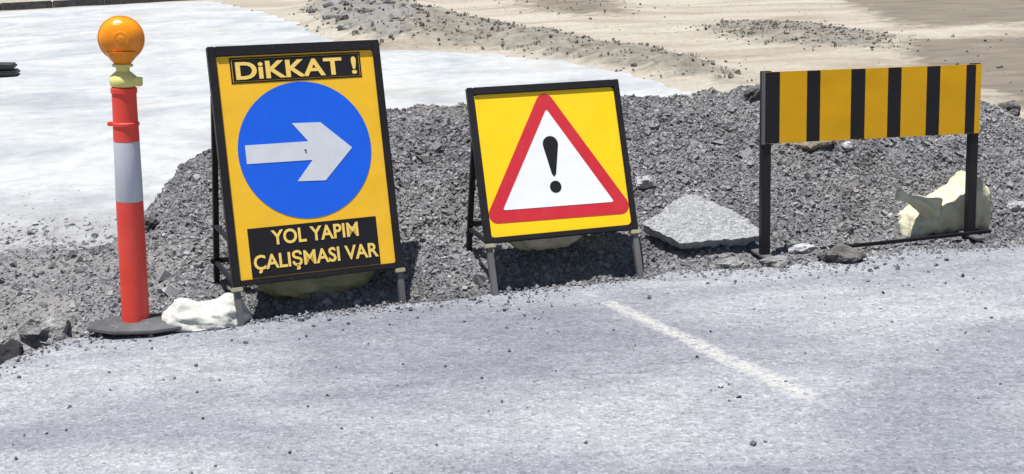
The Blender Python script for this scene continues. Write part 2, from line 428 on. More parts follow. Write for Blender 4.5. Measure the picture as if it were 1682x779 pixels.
# pale road running behind the heap
fr = rough_line([(-30, 22.0), (-11.54, 25.6), (-10.05, 27.3), (-8.37, 28.2), (-6.05, 28.5), (-3.64, 22.61), (-2.43, 18.58), (-1.58, 16.61), (-0.81, 16.2), (0.13, 15.19), (1.07, 13.92), (1.57, 12.01), (1.82, 10.6), (1.6, 9.3)], 0.12, 0.30, 2.2, 5.0)
far_road = sheet('far_road', fr + [(1.0, 7.6), (-2.0, 6.75), (-2.35, 6.5), (-2.9, 6.1), (-6, 5.6), (-30, 5.0)], -0.05, 0.016, M['pale'])
tag(far_road, kind='structure')

# worn painted line on the front road
A, B = Vector((0.285, 5.60)), Vector((1.03, 4.07)); D = (B - A); Ln = D.length; D.normalize(); Pn = Vector((D.y, -D.x))
nl, nw = 120, 11; lv = []; lp = []
for i in range(nl + 1):
    s_ = i / nl; wob = 0.010 * noise.noise((s_ * 7, 1, 2)); half = 0.034 + 0.018 * s_
    for j in range(nw):
        w = (j / (nw - 1) - 0.5) * 2
        c = A + D * (s_ * Ln) + Pn * (w * half * 2.4 + wob); lv.append((c.x, c.y, 0.0035 if abs(w) < 0.99 and 0 < i < nl else -0.002))
        pk = max(0.0, 1.0 - (abs(w) * 2.4) ** 2.0 * 0.42) * min(1, s_ * 7 + 0.35) * min(1, (1 - s_) * 10)
        if 0.07 < s_ < 0.14: pk *= 0.55
        lp.append(pk - 0.12 if abs(w) < 0.99 and 0 < i < nl else -1.0)
li = np.arange((nl + 1) * nw).reshape(nl + 1, nw)
lq = np.stack([li[:-1, :-1], li[1:, :-1], li[1:, 1:], li[:-1, 1:]], -1).reshape(-1, 4)
lme = np_mesh('lane_line', np.array(lv), lq[:, ::-1] if (D.x * Pn.y - D.y * Pn.x) < 0 else lq)
la = lme.attributes.new('paint', 'FLOAT', 'POINT'); la.data.foreach_set('value', np.array(lp, np.float32))
ln = link('lane_line', lme, M['line']); tag(ln, kind='structure')

# gravel heap: sheet of fines plus stones
hx = np.arange(-4.2, 4.3, 0.02); hy = np.arange(4.5, 9.8, 0.02)
X2, Y2 = np.meshgrid(hx, hy); Z2 = heap_z(X2, Y2)
Z2 = np.where(Y2 < edge_y(X2) - 0.02, -0.44, Z2)
n2y, n2x = X2.shape; id2 = np.arange(n2x * n2y).reshape(n2y, n2x)
q2 = np.stack([id2[:-1, :-1], id2[:-1, 1:], id2[1:, 1:], id2[1:, :-1]], -1).reshape(-1, 4)
keep = (Y2 > edge_y(X2) - 0.12)[:-1, :-1].ravel()
heap = link('gravel_heap', np_mesh('gravel_heap', np.stack([X2, Y2, Z2], -1).reshape(-1, 3), q2[keep]), M['heap'], smooth=True)
tag(heap, 'long heap of grey crushed gravel behind the road signs', 'gravel heap', kind='stuff')

IV = np.array([(a, b, c) for a in (-1, 1) for b in (-1, 1) for c in (-1, 1)], float) * 0.75
IF = np.array([(0, 1, 3), (0, 3, 2), (4, 6, 7), (4, 7, 5), (0, 4, 5), (0, 5, 1), (2, 3, 7), (2, 7, 6), (0, 2, 6), (0, 6, 4), (1, 5, 7), (1, 7, 3)])
SHAPES = []
for k in range(40):
    r = np.random.default_rng(100 + k)
    v = IV * r.uniform(0.45, 1.3, (len(IV), 3)) * r.uniform(0.55, 1.3, (1, 3)); SHAPES.append(v)
SHAPES = np.array(SHAPES)
def rand_rot(n):
    q = rng.normal(size=(n, 4)); q /= np.linalg.norm(q, axis=1, keepdims=True); w, x, y, z = q.T
    return np.stack([np.stack([1 - 2 * (y * y + z * z), 2 * (x * y - z * w), 2 * (x * z + y * w)], -1),
                     np.stack([2 * (x * y + z * w), 1 - 2 * (x * x + z * z), 2 * (y * z - x * w)], -1),
                     np.stack([2 * (x * z - y * w), 2 * (y * z + x * w), 1 - 2 * (x * x + y * y)], -1)], 1)
def stone_mesh(name, P, R):
    n = len(P)
    S = SHAPES[rng.integers(0, len(SHAPES), n)] * R[:, None, None]
    V = np.einsum('nij,nvj->nvi', rand_rot(n), S) + P[:, None, :]
    F = IF[None] + (np.arange(n) * len(IV))[:, None, None]
    return np_mesh(name, V.reshape(-1, 3), F.reshape(-1, 3))

N = 280000
x = rng.uniform(-3.3, 3.7, N); y = edge_y(x) + 0.0 + rng.random(N) ** 1.25 * (8.5 - edge_y(x))
R = np.exp(rng.normal(math.log(0.0060), 0.46, N)); R = np.clip(R, 0.0032, 0.018)
h = np.maximum(heap_z(x, y), np.where((x < -1.6) & (y > 6.2), 0.012, -1))
dens = np.clip(0.45 + (h + 0.03) * 3 + 1.3 * vn(x, y, 1.6) + 0.7 * vn(x + 3, y, 5.0), 0.10, 1)
lowleft = (x < -1.5) & (h < 0.12)
dens = np.where(lowleft, dens * 0.6, dens)
ok = (rng.random(N) < dens) & ~((x < -1.75) & (rng.random(N) < np.clip((y - 6.3 - 0.8 * vn(x, y, 2.0)) / 1.2, 0, 0.985)) & (h < 0.12))
x, y, R, h = x[ok], y[ok], R[ok], h[ok]
xb = rng.uniform(-3.0, 3.5, 1000); yb = edge_y(xb) + 0.12 + rng.random(1000) * 2.3; hb = heap_z(xb, yb)
okb = (hb > 0.0) & (vn(xb, yb, 2.2) > 0.0)
x = np.concatenate([x, xb[okb]]); y = np.concatenate([y, yb[okb]]); h = np.concatenate([h, hb[okb]]); R = np.concatenate([R, np.clip(np.exp(rng.normal(math.log(0.019), 0.30, okb.sum())), 0.012, 0.038)])
P = np.stack([x, y, h + R * rng.uniform(-0.35, 0.35, len(R))], -1)
gs = link('gravel_stones', stone_mesh('gravel_stones', P, R), M['gravel'], heap); tag(gs, kind='stuff')

# fine pebbles strewn over the front road
N = 160
x = rng.uniform(-2.2, 2.9, N); d = rng.exponential(0.75, N); y = edge_y(x) - 0.03 - d
ok = (y > 2.6) & (x > -1.95 + 0.3 * (5 - y))
x, y = x[ok], y[ok]; R = np.clip(np.exp(rng.normal(math.log(0.0042), 0.42, len(x))), 0.002, 0.012)
N2 = 55; xx = rng.uniform(-1.8, 2.4, N2); yy = rng.uniform(3.3, 5.6, N2); RR = np.clip(np.exp(rng.normal(math.log(0.0065), 0.3, N2)), 0.004, 0.012)
ok = yy < edge_y(xx) - 0.1
x = np.concatenate([x, xx[ok]]); y = np.concatenate([y, yy[ok]]); R = np.concatenate([R, RR[ok]])
ng = 3200; xg = rng.uniform(-2.0, 3.2, ng); yg = edge_y(xg) + 0.02 - rng.exponential(0.055, ng) * (0.5 + 2.2 * np.clip(vn(xg, xg * 0, 2.3) + 0.35, 0, 1))
Rg = np.clip(np.exp(rng.normal(math.log(0.0036), 0.5, ng)), 0.0018, 0.013)
eg = link('edge_grit', stone_mesh('edge_grit', np.stack([xg, yg, Rg * 0.4], -1), Rg), M['gravel'])
tag(eg, 'grit and small gravel spilled along the broken road edge', 'gravel', kind='stuff')
pb = link('road_pebbles', stone_mesh('road_pebbles', np.stack([x, y, R * 0.5], -1), R), M['pebble'])
tag(pb, 'small dark pebbles strewn over the front road', 'pebbles', kind='stuff')

# dirt grit and rubble crumbs beyond the pale road
pts = []; rad = []
for poly, n, r0_, r1_ in ((RUBBLE, 1500, 0.012, 0.05), (BAND, 2600, 0.008, 0.030), (MIDP, 1300, 0.008, 0.026), (TOPP, 400, 0.01, 0.03), (BROWN2, 500, 0.008, 0.025), ([(-3, 31), (7, 31), (7, 11), (1.9, 10.5)], 500, 0.005, 0.016), ([(-9.5, 27), (-6, 27), (-1, 15.5), (-1.9, 8), (-6, 8)], 800, 0.003, 0.012)):
    pa = np.array(poly); lo, hi = pa.min(0) - 0.3, pa.max(0) + 0.3
    q = rng.uniform(lo, hi, (n, 2)); m = poly_mask(q[:, 0], q[:, 1], poly, 0.4)
    q = q[rng.random(n) < m]
    for a, b in q:
        rr = random.uniform(r0_, r1_) * random.uniform(0.5, 1.0); pts.append((a, b, ground_z(a, b) + rr * 0.3)); rad.append(rr)
gr_ = link('dirt_crumbs', stone_mesh('dirt_crumbs', np.array(pts), np.array(rad)), M['rubble'])
tag(gr_, 'crumbs of earth and stone on the far dirt ground', 'stones', kind='stuff')

# dry weeds on the low ridges
gv = []; gf = []
for poly, n in ((BAND, 260), (MIDP, 90), (RUBBLE, 70)):
    pa = np.array(poly); lo, hi = pa.min(0), pa.max(0)
    q = rng.uniform(lo, hi, (n, 2)); m = poly_mask(q[:, 0], q[:, 1], poly, 0.3); q = q[m > 0.4]
    for a, b in q:
        z = ground_z(a, b); hh = random.uniform(0.012, 0.04)
        for k in range(random.randint(7, 14)):
            an = random.uniform(0, 6.283); le = random.uniform(0.2, 0.9) * hh; w = random.uniform(0.003, 0.007)
            bx, by = a + random.gauss(0, 0.03), b + random.gauss(0, 0.03); c, s = math.cos(an), math.sin(an)
            i = len(gv)
            gv += [(bx - s * w, by + c * w, z - 0.01), (bx + s * w, by - c * w, z - 0.01), (bx + c * le * 0.5, by + s * le * 0.5, z + hh * 0.75), (bx + c * le, by + s * le, z + hh * random.uniform(0.8, 1.1))]
            gf += [(i, i + 1, i + 2), (i, i + 2, i + 3)]
gd = link('dry_grass', np_mesh('dry_grass', np.array(gv), np.array(gf)), M['straw'])
tag(gd, 'sparse dry weeds on the low dirt ridges beyond the pale road', 'grass', kind='stuff')

# dark kerb along the far side of the pale road
kr = empty('kerb', (-8.4, 28.9, 0)); tag(kr, 'dark kerb line on the far side of the pale road', 'kerb')
kp = [(-19, 24.2), (-11.39, 27.5), (-10.51, 28.36), (-8.48, 28.9), (-6.42, 29.8), (-4.2, 31.0)]
for (x1, y1), (x2, y2) in zip(kp[:-1], kp[1:]):
    L = math.hypot(x2 - x1, y2 - y1); n = max(1, round(L / 1.0))
    ang = math.atan2(y2 - y1, x2 - x1)
    for i in range(n):
        t = (i + 0.5) / n
        bm = bmesh.new(); bmesh.ops.create_cube(bm, size=1.0, matrix=Matrix.Diagonal((L / n * 0.985, 0.22, 0.17, 1)))
        bmesh.ops.bevel(bm, geom=bm.edges[:], offset=0.02, segments=2, affect='EDGES')
        o = link('kerb_stone', mesh_of(bm, 'kerb_stone'), M['kerb'], kr)
        o.location = (x1 + (x2 - x1) * t + 8.4, y1 + (y2 - y1) * t - 28.9, 0.045 + random.uniform(-0.01, 0.01))
        o.rotation_euler = (0, 0, ang + random.uniform(-0.01, 0.01))

# ------------------------------------------------------------------ rocks
def rock(name, loc, size, mat, seed, label, cat, group=None, rough=0.35, sub=3, flat=0.0):
    bm = bmesh.new(); bmesh.ops.create_icosphere(bm, subdivisions=sub, radius=0.5)
    for v in bm.verts:
        c = v.co.normalized()
        d = 1 + rough * noise.noise(c * 1.7 + Vector((seed, seed * 2.1, 0))) + rough * 0.55 * noise.noise(c * 4.2 + Vector((seed, 3, seed))) + rough * 0.3 * noise.noise(c * 9 + Vector((5, seed, 1)))
        v.co = v.co * d
        # facet against a few random planes
        for k in range(5):
            rr = random.Random(int(seed * 13) + k * 7); n = Vector((rr.gauss(0, 1), rr.gauss(0, 1), rr.gauss(0, 1))).normalized(); lim = 0.36 + 0.10 * rr.random()
            dd = v.co.dot(n)
            if dd > lim: v.co -= n * (dd - lim) * 0.85
        v.co = Vector((v.co.x * size[0], v.co.y * size[1], v.co.z * size[2]))
    o = link(name, mesh_of(bm, name), mat); o.location = loc
    tag(o, label, cat, group); return o

def on(x, y): return float(heap_z(x, y))
rock('asphalt_lump', (-2.00, 4.98, -0.05), (0.16, 0.30, 0.16), M['hole_shade'], 4, 'black lump added for the dark of the hole at the left photo edge', 'rock', rough=0.5)  # added lump, blackens the hole in place of real shade
rock('asphalt_lump', (-1.895, 5.22, 0.005), (0.23, 0.18, 0.14), M['clod'], 3, 'rough grey lump beside the dark hole left of the red post', 'rock', rough=0.5)
rock('asphalt_lump', (1.505, 5.93, 0.015), (0.21, 0.14, 0.11), M['darkrock'], 5, 'dark broken asphalt lump on the road edge below the striped board', 'rock', rough=0.5)
rock('asphalt_lump', (1.20, 5.89, 0.012), (0.14, 0.10, 0.07), M['clod'], 8, 'small grey lump at the foot of the board\'s left post', 'rock', rough=0.5)
rock('asphalt_lump', (0.99, 5.90, 0.005), (0.17, 0.10, 0.06), M['clod'], 9, 'low broken fragment on the road edge in front of the pale slab', 'rock', rough=0.5)
rock('stone', (0.67, 6.62, on(0.67, 6.62) + 0.02), (0.10, 0.09, 0.075), M['palerock'], 12, 'pale stone on the heap just right of the triangle sign', 'stone')
rock('stone', (1.43, 7.75, on(1.43, 7.75) + 0.03), (0.10, 0.09, 0.12), M['darkrock'], 15, 'dark stone on the heap crest left of the striped board', 'stone')
rock('stone', (2.96, 7.85, on(2.96, 7.85) + 0.03), (0.16, 0.12, 0.10), M['darkrock'], 17, 'dark stone on the far right shoulder of the heap', 'stone')
rock('stone', (3.10, 7.80, on(3.10, 7.80) + 0.02), (0.10, 0.10, 0.08), M['clod'], 18, 'grey stone at the outermost right end of the heap', 'stone')
rock('earth_clod', (1.60, 7.0, on(1.60, 7.0) + 0.0), (0.26, 0.18, 0.09), M['earth'], 21, 'brown earth clod on the heap under the striped board', 'clod')
rock('stone', (1.78, 6.95, on(1.78, 6.95) + 0.015), (0.075, 0.06, 0.06), M['palerock'], 23, 'whitish stone on the heap below the middle of the striped board', 'stone')
rock('stone', (1.37, 6.14, on(1.37, 6.14) + 0.02), (0.14, 0.08, 0.05), M['palerock'], 25, 'flat pale stone at the heap foot right of the board\'s left post', 'stone')
rock('stone', (-0.80, 5.50, 0.0), (0.07, 0.05, 0.05), M['palerock'], 27, 'small whitish stone in the shadow under the arrow sign', 'stone')
rock('stone', (-1.76, 6.35, on(-1.76, 6.35) + 0.01), (0.09, 0.08, 0.07), M['darkrock'], 29, 'dark stone on the gravel slope right of the red post', 'stone')
rock('stone', (-1.42, 6.9, on(-1.42, 6.9) + 0.01), (0.08, 0.07, 0.06), M['darkrock'], 31, 'dark stone high on the slope left of the arrow sign', 'stone')
rock('stone', (2.55, 6.6, on(2.55, 6.6) + 0.01), (0.09, 0.07, 0.06), M['palerock'], 33, 'light stone on the heap right of the cream sack', 'stone')
# rubble on the far side of the pale road
far_spots = []
while len(far_spots) < 34:
    a, b = random.uniform(-3.8, -1.0), random.uniform(17.0, 27.5)
    if poly_mask(np.array([a]), np.array([b]), RUBBLE, 0.3)[0] > 0.55: far_spots.append((a, b))
for i, (a, b) in enumerate(far_spots):
    s = random.uniform(0.10, 0.24)
    rock('rubble_stone', (a, b, ground_z(a, b) + s * 0.15), (s, s * 0.8, s * 0.65), M['darkrock'] if i % 2 else M['clod'], 40 + i,
         'rough dark stone in the rubble patch beyond the arrow sign', 'stone', 'stones of the far rubble patch', sub=2, rough=0.45)

# broken pale asphalt slab leaning on the heap
sp = [(-0.305, 0.10), (-0.20, 0.19), (-0.06, 0.315), (0.0, 0.30), (0.16, 0.17), (0.25, 0.06), (0.27, 0.0), (0.10, -0.02), (-0.10, -0.035), (-0.15, -0.03), (-0.22, 0.03)]
bm = bmesh.new(); outl = rough_line(sp + [sp[0]], 0.018, 0.018, 22, 2.0)[:-1]
tv = [bm.verts.new((x, y, 0.0)) for x, y in outl]; bm.faces.new(tv)
bv = [bm.verts.new((x * 0.93 + 0.008 * noise.noise((x * 30, y * 30, 1)), y * 0.93 + 0.01, -0.055 + 0.012 * noise.noise((x * 20, y * 20, 4)))) for x, y in outl]; bm.faces.new(bv[::-1])
for i in range(len(outl)):
    j = (i + 1) % len(outl); bm.faces.new((tv[i], bv[i], bv[j], tv[j]))
bmesh.ops.recalc_face_normals(bm, faces=bm.faces)
bmesh.ops.triangulate(bm, faces=[f for f in bm.faces if len(f.verts) > 4])
for k in range(3): bmesh.ops.subdivide_edges(bm, edges=[e for e in bm.edges if e.calc_length() > 0.02], cuts=1)
bmesh.ops.triangulate(bm, faces=[f for f in bm.faces if len(f.verts) > 3])
for v in bm.verts:
    v.co.z += 0.016 * fbm(v.co.x, v.co.y, 9, 3, 6.0) + 0.008 * noise.noise(v.co * 45); v.co.x += 0.006 * noise.noise(v.co * 40 + Vector((3, 1, 2)))
slab = link('asphalt_slab', mesh_of(bm, 'asphalt_slab'), M['slab'])
slab.location = (0.93, 6.12, 0.085); slab.rotation_euler = (math.radians(30), math.radians(2), math.radians(6))
tag(slab, 'broken pale asphalt slab lying between the triangle sign and striped board', 'slab')

# ------------------------------------------------------------------ signs
class Panel:
    """tilted sign plane: u right, v up the panel, d out of its face; local to a root turned by yaw"""
    def __init__(s, root, tilt, roll):
        s.root = root
        X_, Bk, Z_ = Vector((1, 0, 0)), Vector((0, 1, 0)), Vector((0, 0, 1))
        U_ = Z_ * math.cos(tilt) + Bk * math.sin(tilt)
        s.X = X_ * math.cos(roll) + U_ * math.sin(roll); s.U = U_ * math.cos(roll) - X_ * math.sin(roll)
        s.N = s.X.cross(s.U)       # towards the viewer
    def p(s, u, v, d=0.0): return s.X * u + s.U * v + s.N * d
    def prism(s, name, poly, d0, d1, mat, parent=None, bev=0.0):
        bm = bmesh.new()
        a = [bm.verts.new(s.p(u, v, d1)) for u, v in poly]; b = [bm.verts.new(s.p(u, v, d0)) for u, v in poly]
        bm.faces.new(a); bm.faces.new(b[::-1]); n = len(poly)
        for i in range(n): bm.faces.new((a[i], b[i], b[(i + 1) % n], a[(i + 1) % n]))
        bmesh.ops.recalc_face_normals(bm, faces=bm.faces)
        if bev: bmesh.ops.bevel(bm, geom=bm.edges[:], offset=bev, segments=2, affect='EDGES')
        return link(name, mesh_of(bm, name), mat, parent or s.root)
    def rect(s, name, u0, v0, u1, v1, d0, d1, mat, parent=None, bev=0.0):
        return s.prism(name, [(u0, v0), (u1, v0), (u1, v1), (u0, v1)], d0, d1, mat, parent, bev)
    def text(s, name, body, u0, u1, v0, v1, d, mat, parent, bold=0.02, capfit=True, thick=0.0012):
        cu = bpy.data.curves.new(name, 'FONT'); cu.body = body; cu.size = 1.0; cu.offset = bold; cu.resolution_u = 4
        ob = bpy.data.objects.new('tmp_text', cu); COL.objects.link(ob)
        dg = bpy.context.evaluated_depsgraph_get(); dg.update()
        me = bpy.data.meshes.new_from_object(ob.evaluated_get(dg))
        bpy.data.objects.remove(ob, do_unlink=True); bpy.data.curves.remove(cu)
        co = np.array([v.co[:] for v in me.vertices])
        x0, x1 = co[:, 0].min(), co[:, 0].max(); y0 = -bold; y1 = 0.729 + bold
        if not capfit: y0, y1 = co[:, 1].min(), co[:, 1].max()
        bm = bmesh.new(); bm.from_mesh(me); bpy.data.meshes.remove(me)
        for v in bm.verts:
            u = u0 + (v.co.x - x0) / (x1 - x0) * (u1 - u0); w = v0 + (v.co.y - y0) / (y1 - y0) * (v1 - v0)
            v.co = s.p(u, w, d)
        # one object for each letter: connected pieces whose widths overlap belong together
        bm.verts.index_update(); seen = set(); isl = []
        for v in bm.verts:
            if v.index in seen: continue
            st = [v]; comp = []; seen.add(v.index)
            while st:
                q = st.pop(); comp.append(q)
                for e in q.link_edges:
                    w = e.other_vert(q)
                    if w.index not in seen: seen.add(w.index); st.append(w)
            us = [q.co.dot(s.X) for q in comp]; isl.append([min(us), max(us), comp])
        isl.sort(key=lambda k: k[0]); letters = []
        for a, b, comp in isl:
            if letters and min(b, letters[-1][1]) - max(a, letters[-1][0]) > 0.5 * min(b - a, letters[-1][1] - letters[-1][0]):
                letters[-1][1] = max(b, letters[-1][1]); letters[-1][2] += comp
            else: letters.append([a, b, list(comp)])
        for a, b, comp in letters:
            ids = {q.index: k for k, q in enumerate(comp)}
            b2 = bmesh.new(); nv = [b2.verts.new(q.co) for q in comp]
            for f in {f for q in comp for f in q.link_faces}: b2.faces.new([nv[ids[q.index]] for q in f.verts])
            ret = bmesh.ops.extrude_face_region(b2, geom=b2.faces[:])
            for v in [g for g in ret['geom'] if isinstance(g, bmesh.types.BMVert)]: v.co += s.N * thick
            bmesh.ops.recalc_face_normals(b2, faces=b2.faces)
            link('letter', mesh_of(b2, 'letter'), mat, parent)
        bm.free()

def bar(name, a, b, w, dpt, mat, parent, upv=Vector((0, 1, 0)), bev=0.002):
    a, b = Vector(a), Vector(b); d = (b - a); L = d.length; d.normalize()
    sx = d.cross(upv).normalized(); sy = sx.cross(d).normalized()
    bm = bmesh.new()
    mtx = Matrix(((sx.x, sy.x, d.x, 0), (sx.y, sy.y, d.y, 0), (sx.z, sy.z, d.z, 0), (0, 0, 0, 1)))
    bmesh.ops.create_cube(bm, size=1.0, matrix=Matrix.Translation((a + b) / 2) @ mtx @ Matrix.Diagonal((w, dpt, L, 1)))
    if bev: bmesh.ops.bevel(bm, geom=bm.edges[:], offset=bev, segments=2, affect='EDGES')
    return link(name, mesh_of(bm, name), mat, parent)

def arc(cx, cy, r, a0, a1, n):
    return [(cx + r * math.cos(math.radians(a0 + (a1 - a0) * i / n)), cy + r * math.sin(math.radians(a0 + (a1 - a0) * i / n))) for i in range(n + 1)]
def rrect(u0, v0, u1, v1, r):
    return arc(u1 - r, v0 + r, r, -90, 0, 6) + arc(u1 - r, v1 - r, r, 0, 90, 6) + arc(u0 + r, v1 - r, r, 90, 180, 6) + arc(u0 + r, v0 + r, r, 180, 270, 6)

def a_frame(P, w, b, h, back, top_frac, drop, edge=0.032, topedge=0.042):
    """steel edge frame, front legs, rear prop legs and rails of an A-frame sign"""
    hw = w / 2; r = P.root
    fr_ = [('frame_side', -hw, b, -hw + edge, b + h), ('frame_side', hw - edge, b, hw, b + h),
           ('frame_top', -hw + edge, b + h - topedge, hw - edge, b + h), ('frame_bottom', -hw + edge, b, hw - edge, b + 0.024)]
    for nm, a, c, d_, e in fr_: P.rect(nm, a, c, d_, e, -0.022, 0.010, M['frame'], bev=0.003)
    for sgn in (-1, 1):
        u = sgn * (hw - 0.016)
        foot = P.p(u, 0.0); zoff = -foot.z + drop
        bar('leg', P.p(u, b + 0.002, -0.008), P.p(u, -0.012 - foot.z, -0.008) , 0.027, 0.024, M['steel'], r, Vector((0, 1, 0.2)))
        P.rect('hinge_tab', u - 0.022, b - 0.020, u + 0.022, b - 0.001, -0.020, 0.014, M['rail'], bev=0.003)
        t0 = P.p(u, b + h * top_frac, -0.036); t1 = Vector((t0.x + 0.0, back, drop))
        bar('rear_leg', t0, t1, 0.024, 0.022, M['frame'], r, Vector((0, 1, 0.3)))
        # side rails joining front and rear legs
        for vz in (b + 0.012, b + 0.19) if h > 0.8 else (b + 0.01,):
            a0 = P.p(u, vz, -0.024); k = (a0.z - t1.z) / (t0.z - t1.z); e0 = t1.lerp(t0, k); e0.z = a0.z
            bar('side_rail', a0, e0, 0.018, 0.018, M['frame'], r, Vector((1, 0, 0)))
        if sgn < 0: left = (t0, t1)
    k = (b + 0.02) / left[0].z
    e = left[1].lerp(left[0], k)
    bar('cross_rail', (-hw + 0.02, e.y, e.z), (hw - 0.02, e.y, e.z - 0.02), 0.022, 0.022, M['frame'], r, Vector((0, 1, 0)))

# ---- arrow sign
S1 = empty('roadwork_sign', (-0.7973, 5.3869, 0.0), 0.4446)
tag(S1, 'tall yellow arrow sign with blue disc and DİKKAT lettering on black A-frame', 'road sign')
P1 = Panel(S1, 0.2363, -0.0303)
a_frame(P1, 0.7394, 0.1487, 0.9837, 0.52, 0.80, 0.0)
P1.prism('panel', rrect(-0.3400, 0.168, 0.3400, 1.094, 0.02), -0.010, 0.0, M['yellow'])
P1.prism('disc', arc(-0.002, 0.685, 0.287, 0, 354, 59), 0.0005, 0.0015, M['blue'])
aw = [(-0.257, 0.722), (-0.257, 0.645), (0.022, 0.641), (-0.052, 0.557), (0.069, 0.551), (0.200, 0.680), (0.073, 0.796), (-0.050, 0.800), (0.012, 0.720)]
ar = P1.prism('arrow', aw, 0.0018, 0.0028, M['arrow'])
P1.prism('bolt', arc(-0.005, 0.684, 0.0045, 0, 330, 11), 0.0030, 0.006, M['steel'])
t1 = P1.rect('title_plate', -0.283, 0.977, 0.279, 1.084, 0.0005, 0.0015, M['black'])
P1.rect('title_border', -0.276, 0.983, 0.272, 1.078, 0.0018, 0.0024, M['yellow'], t1)
P1.rect('title_field', -0.2742, 0.9848, 0.2702, 1.0762, 0.0027, 0.0032, M['black'], t1)
P1.text('lettering', 'DiKKAT !', -0.262, 0.258, 0.992, 1.069, 0.0035, M['letter'], t1, 0.026)
t2 = P1.rect('notice_plate', -0.286, 0.176, 0.271, 0.380, 0.0005, 0.0015, M['black'])
P1.text('lettering', 'YOL YAPIM', -0.190, 0.187, 0.304, 0.368, 0.0020, M['letter'], t2, 0.022)
P1.text('lettering', 'ÇALIŞMASI VAR', -0.274, 0.266, 0.208, 0.272, 0.0020, M['letter'], t2, 0.022)

# ---- triangle sign
S2 = empty('warning_sign', (0.2453, 5.666, 0.0), 0.3292)
tag(S2, 'square yellow warning sign with red triangle and exclamation mark on A-frame', 'road sign')
P2 = Panel(S2, 0.3398, -0.0184)
a_frame(P2, 0.718, 0.2186, 0.6891, 0.44, 0.66, 0.0, 0.028, 0.034)
P2.prism('panel', rrect(-0.3315, 0.2435, 0.3315, 0.874, 0.02), -0.010, 0.0, M['yellow2'])
def rtri(top_, lft, rgt, r, n=8):
    c = [Vector(top_), Vector(lft), Vector(rgt)]; out = []
    for i in range(3):
        p = c[i]; a = (c[i - 1] - p).normalized(); b = (c[(i + 1) % 3] - p).normalized()
        half = math.acos(max(-1, min(1, a.dot(b)))) / 2; ctr = p + (a + b).normalized() * (r / math.sin(half))
        s = ctr + (p + a * (r / math.tan(half)) - ctr); e = p + b * (r / math.tan(half))
        a0 = math.atan2(s.y - ctr.y, s.x - ctr.x); a1 = math.atan2(e.y - ctr.y, e.x - ctr.x)
        while a1 < a0: a1 += 2 * math.pi
        if a1 - a0 > math.pi: a1 -= 2 * math.pi
        out += [(ctr.x + r * math.cos(a0 + (a1 - a0) * k / n), ctr.y + r * math.sin(a0 + (a1 - a0) * k / n)) for k in range(n + 1)]
    return out
tr = P2.prism('warning_triangle', rtri((-0.006, 0.900), (-0.358, 0.304), (0.362, 0.294), 0.040), 0.0005, 0.0015, M['red'])
P2.prism('triangle_field', rtri((-0.003, 0.792), (-0.262, 0.358), (0.262, 0.352), 0.006), 0.0018, 0.0028, M['white'])
P2.prism('exclamation_stroke', arc(-0.005, 0.634, 0.036, -8, 188, 16) + [(-0.016, 0.50), (-0.006, 0.487), (0.004, 0.50)], 0.0031, 0.0038, M['black'])
P2.prism('exclamation_dot', arc(-0.006, 0.442, 0.027, 0, 345, 23), 0.0031, 0.0038, M['black'])

# ---- striped board
S3 = empty('striped_board', (1.701, 6.153, 0.0), 0.242)
tag(S3, 'yellow and black striped barrier board on two dark posts', 'barrier')
P3 = Panel(S3, 0.065, -0.027)
vb, vt = 0.518, 0.845
P3.rect('panel', -0.548, vb, 0.560, vt, -0.006, 0.0, M['yellow3'])
for u0_, u1_ in ((-0.5475, -0.478), (-0.342, -0.276), (-0.119, -0.048), (0.070, 0.138), (0.272, 0.341), (0.480, 0.530)):
    P3.rect('black_stripe', u0_, vb + 0.001, u1_, vt - 0.001, 0.0004, 0.0012, M['black'])
for u_, ft in ((-0.536, 0.000), (0.540, 0.022)):
    f = P3.p(u_, 0)
    bar('post', P3.p(u_, vt + 0.004, -0.024), P3.p(u_, -f.z, -0.024) + Vector((0, 0, 0.006)), 0.044, 0.034, M['frame'], S3, Vector((0, 1, 0.1)))
    fx = P3.p(u_, -f.z, -0.024)
    bar('foot', fx + Vector((0.0, -0.10, 0.008)), fx + Vector((0.0, 0.26, 0.012)), 0.05, 0.012, M['steel'], S3, Vector((0, 0, 1)))
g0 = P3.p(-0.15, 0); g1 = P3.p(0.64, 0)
bar('shadow_line_bar', (g0.x, 0.0, 0.016), (g1.x, 0.0, 0.020), 0.016, 0.016, M['frame'], S3, Vector((0, 0, 1)))  # dark bar added in place of the board's thin shadow on the ground
bar('edge_strip', P3.p(-0.5555, vb - 0.004, -0.004), P3.p(-0.5555, vt + 0.006, -0.004), 0.012, 0.016, M['steel'], S3, Vector((0, 1, 0.1)))

# ------------------------------------------------------------------ delineator post with warning lamp
def lathe(name, prof, mat, parent, n=40, mtx=None, smooth=True):
    bm = bmesh.new(); rings = []
    for r, z in prof:
        rings.append([bm.verts.new((r * math.cos(2 * math.pi * i / n), r * math.sin(2 * math.pi * i / n), z)) for i in range(n)] if r > 1e-6 else [bm.verts.new((0, 0, z))])
    for a, b in zip(rings[:-1], rings[1:]):
        for i in range(n):
            j = (i + 1) % n
            q = ([a[i], a[j]] if len(a) > 1 else [a[0]]) + ([b[j], b[i]] if len(b) > 1 else [b[0]])
            if len(q) > 2: bm.faces.new(q)
    for rg in (rings[0], rings[-1]):
        if len(rg) > 1: bm.faces.new(rg)
    bmesh.ops.recalc_face_normals(bm, faces=bm.faces)
    if mtx is not None: bmesh.ops.transform(bm, matrix=mtx, verts=bm.verts)
    me = mesh_of(bm, name); o = link(name, me, mat, parent)
    if smooth:
        for p in me.polygons: p.use_smooth = len(p.vertices) <= 4
        me.set_sharp_from_angle(angle=math.radians(38))
    return o

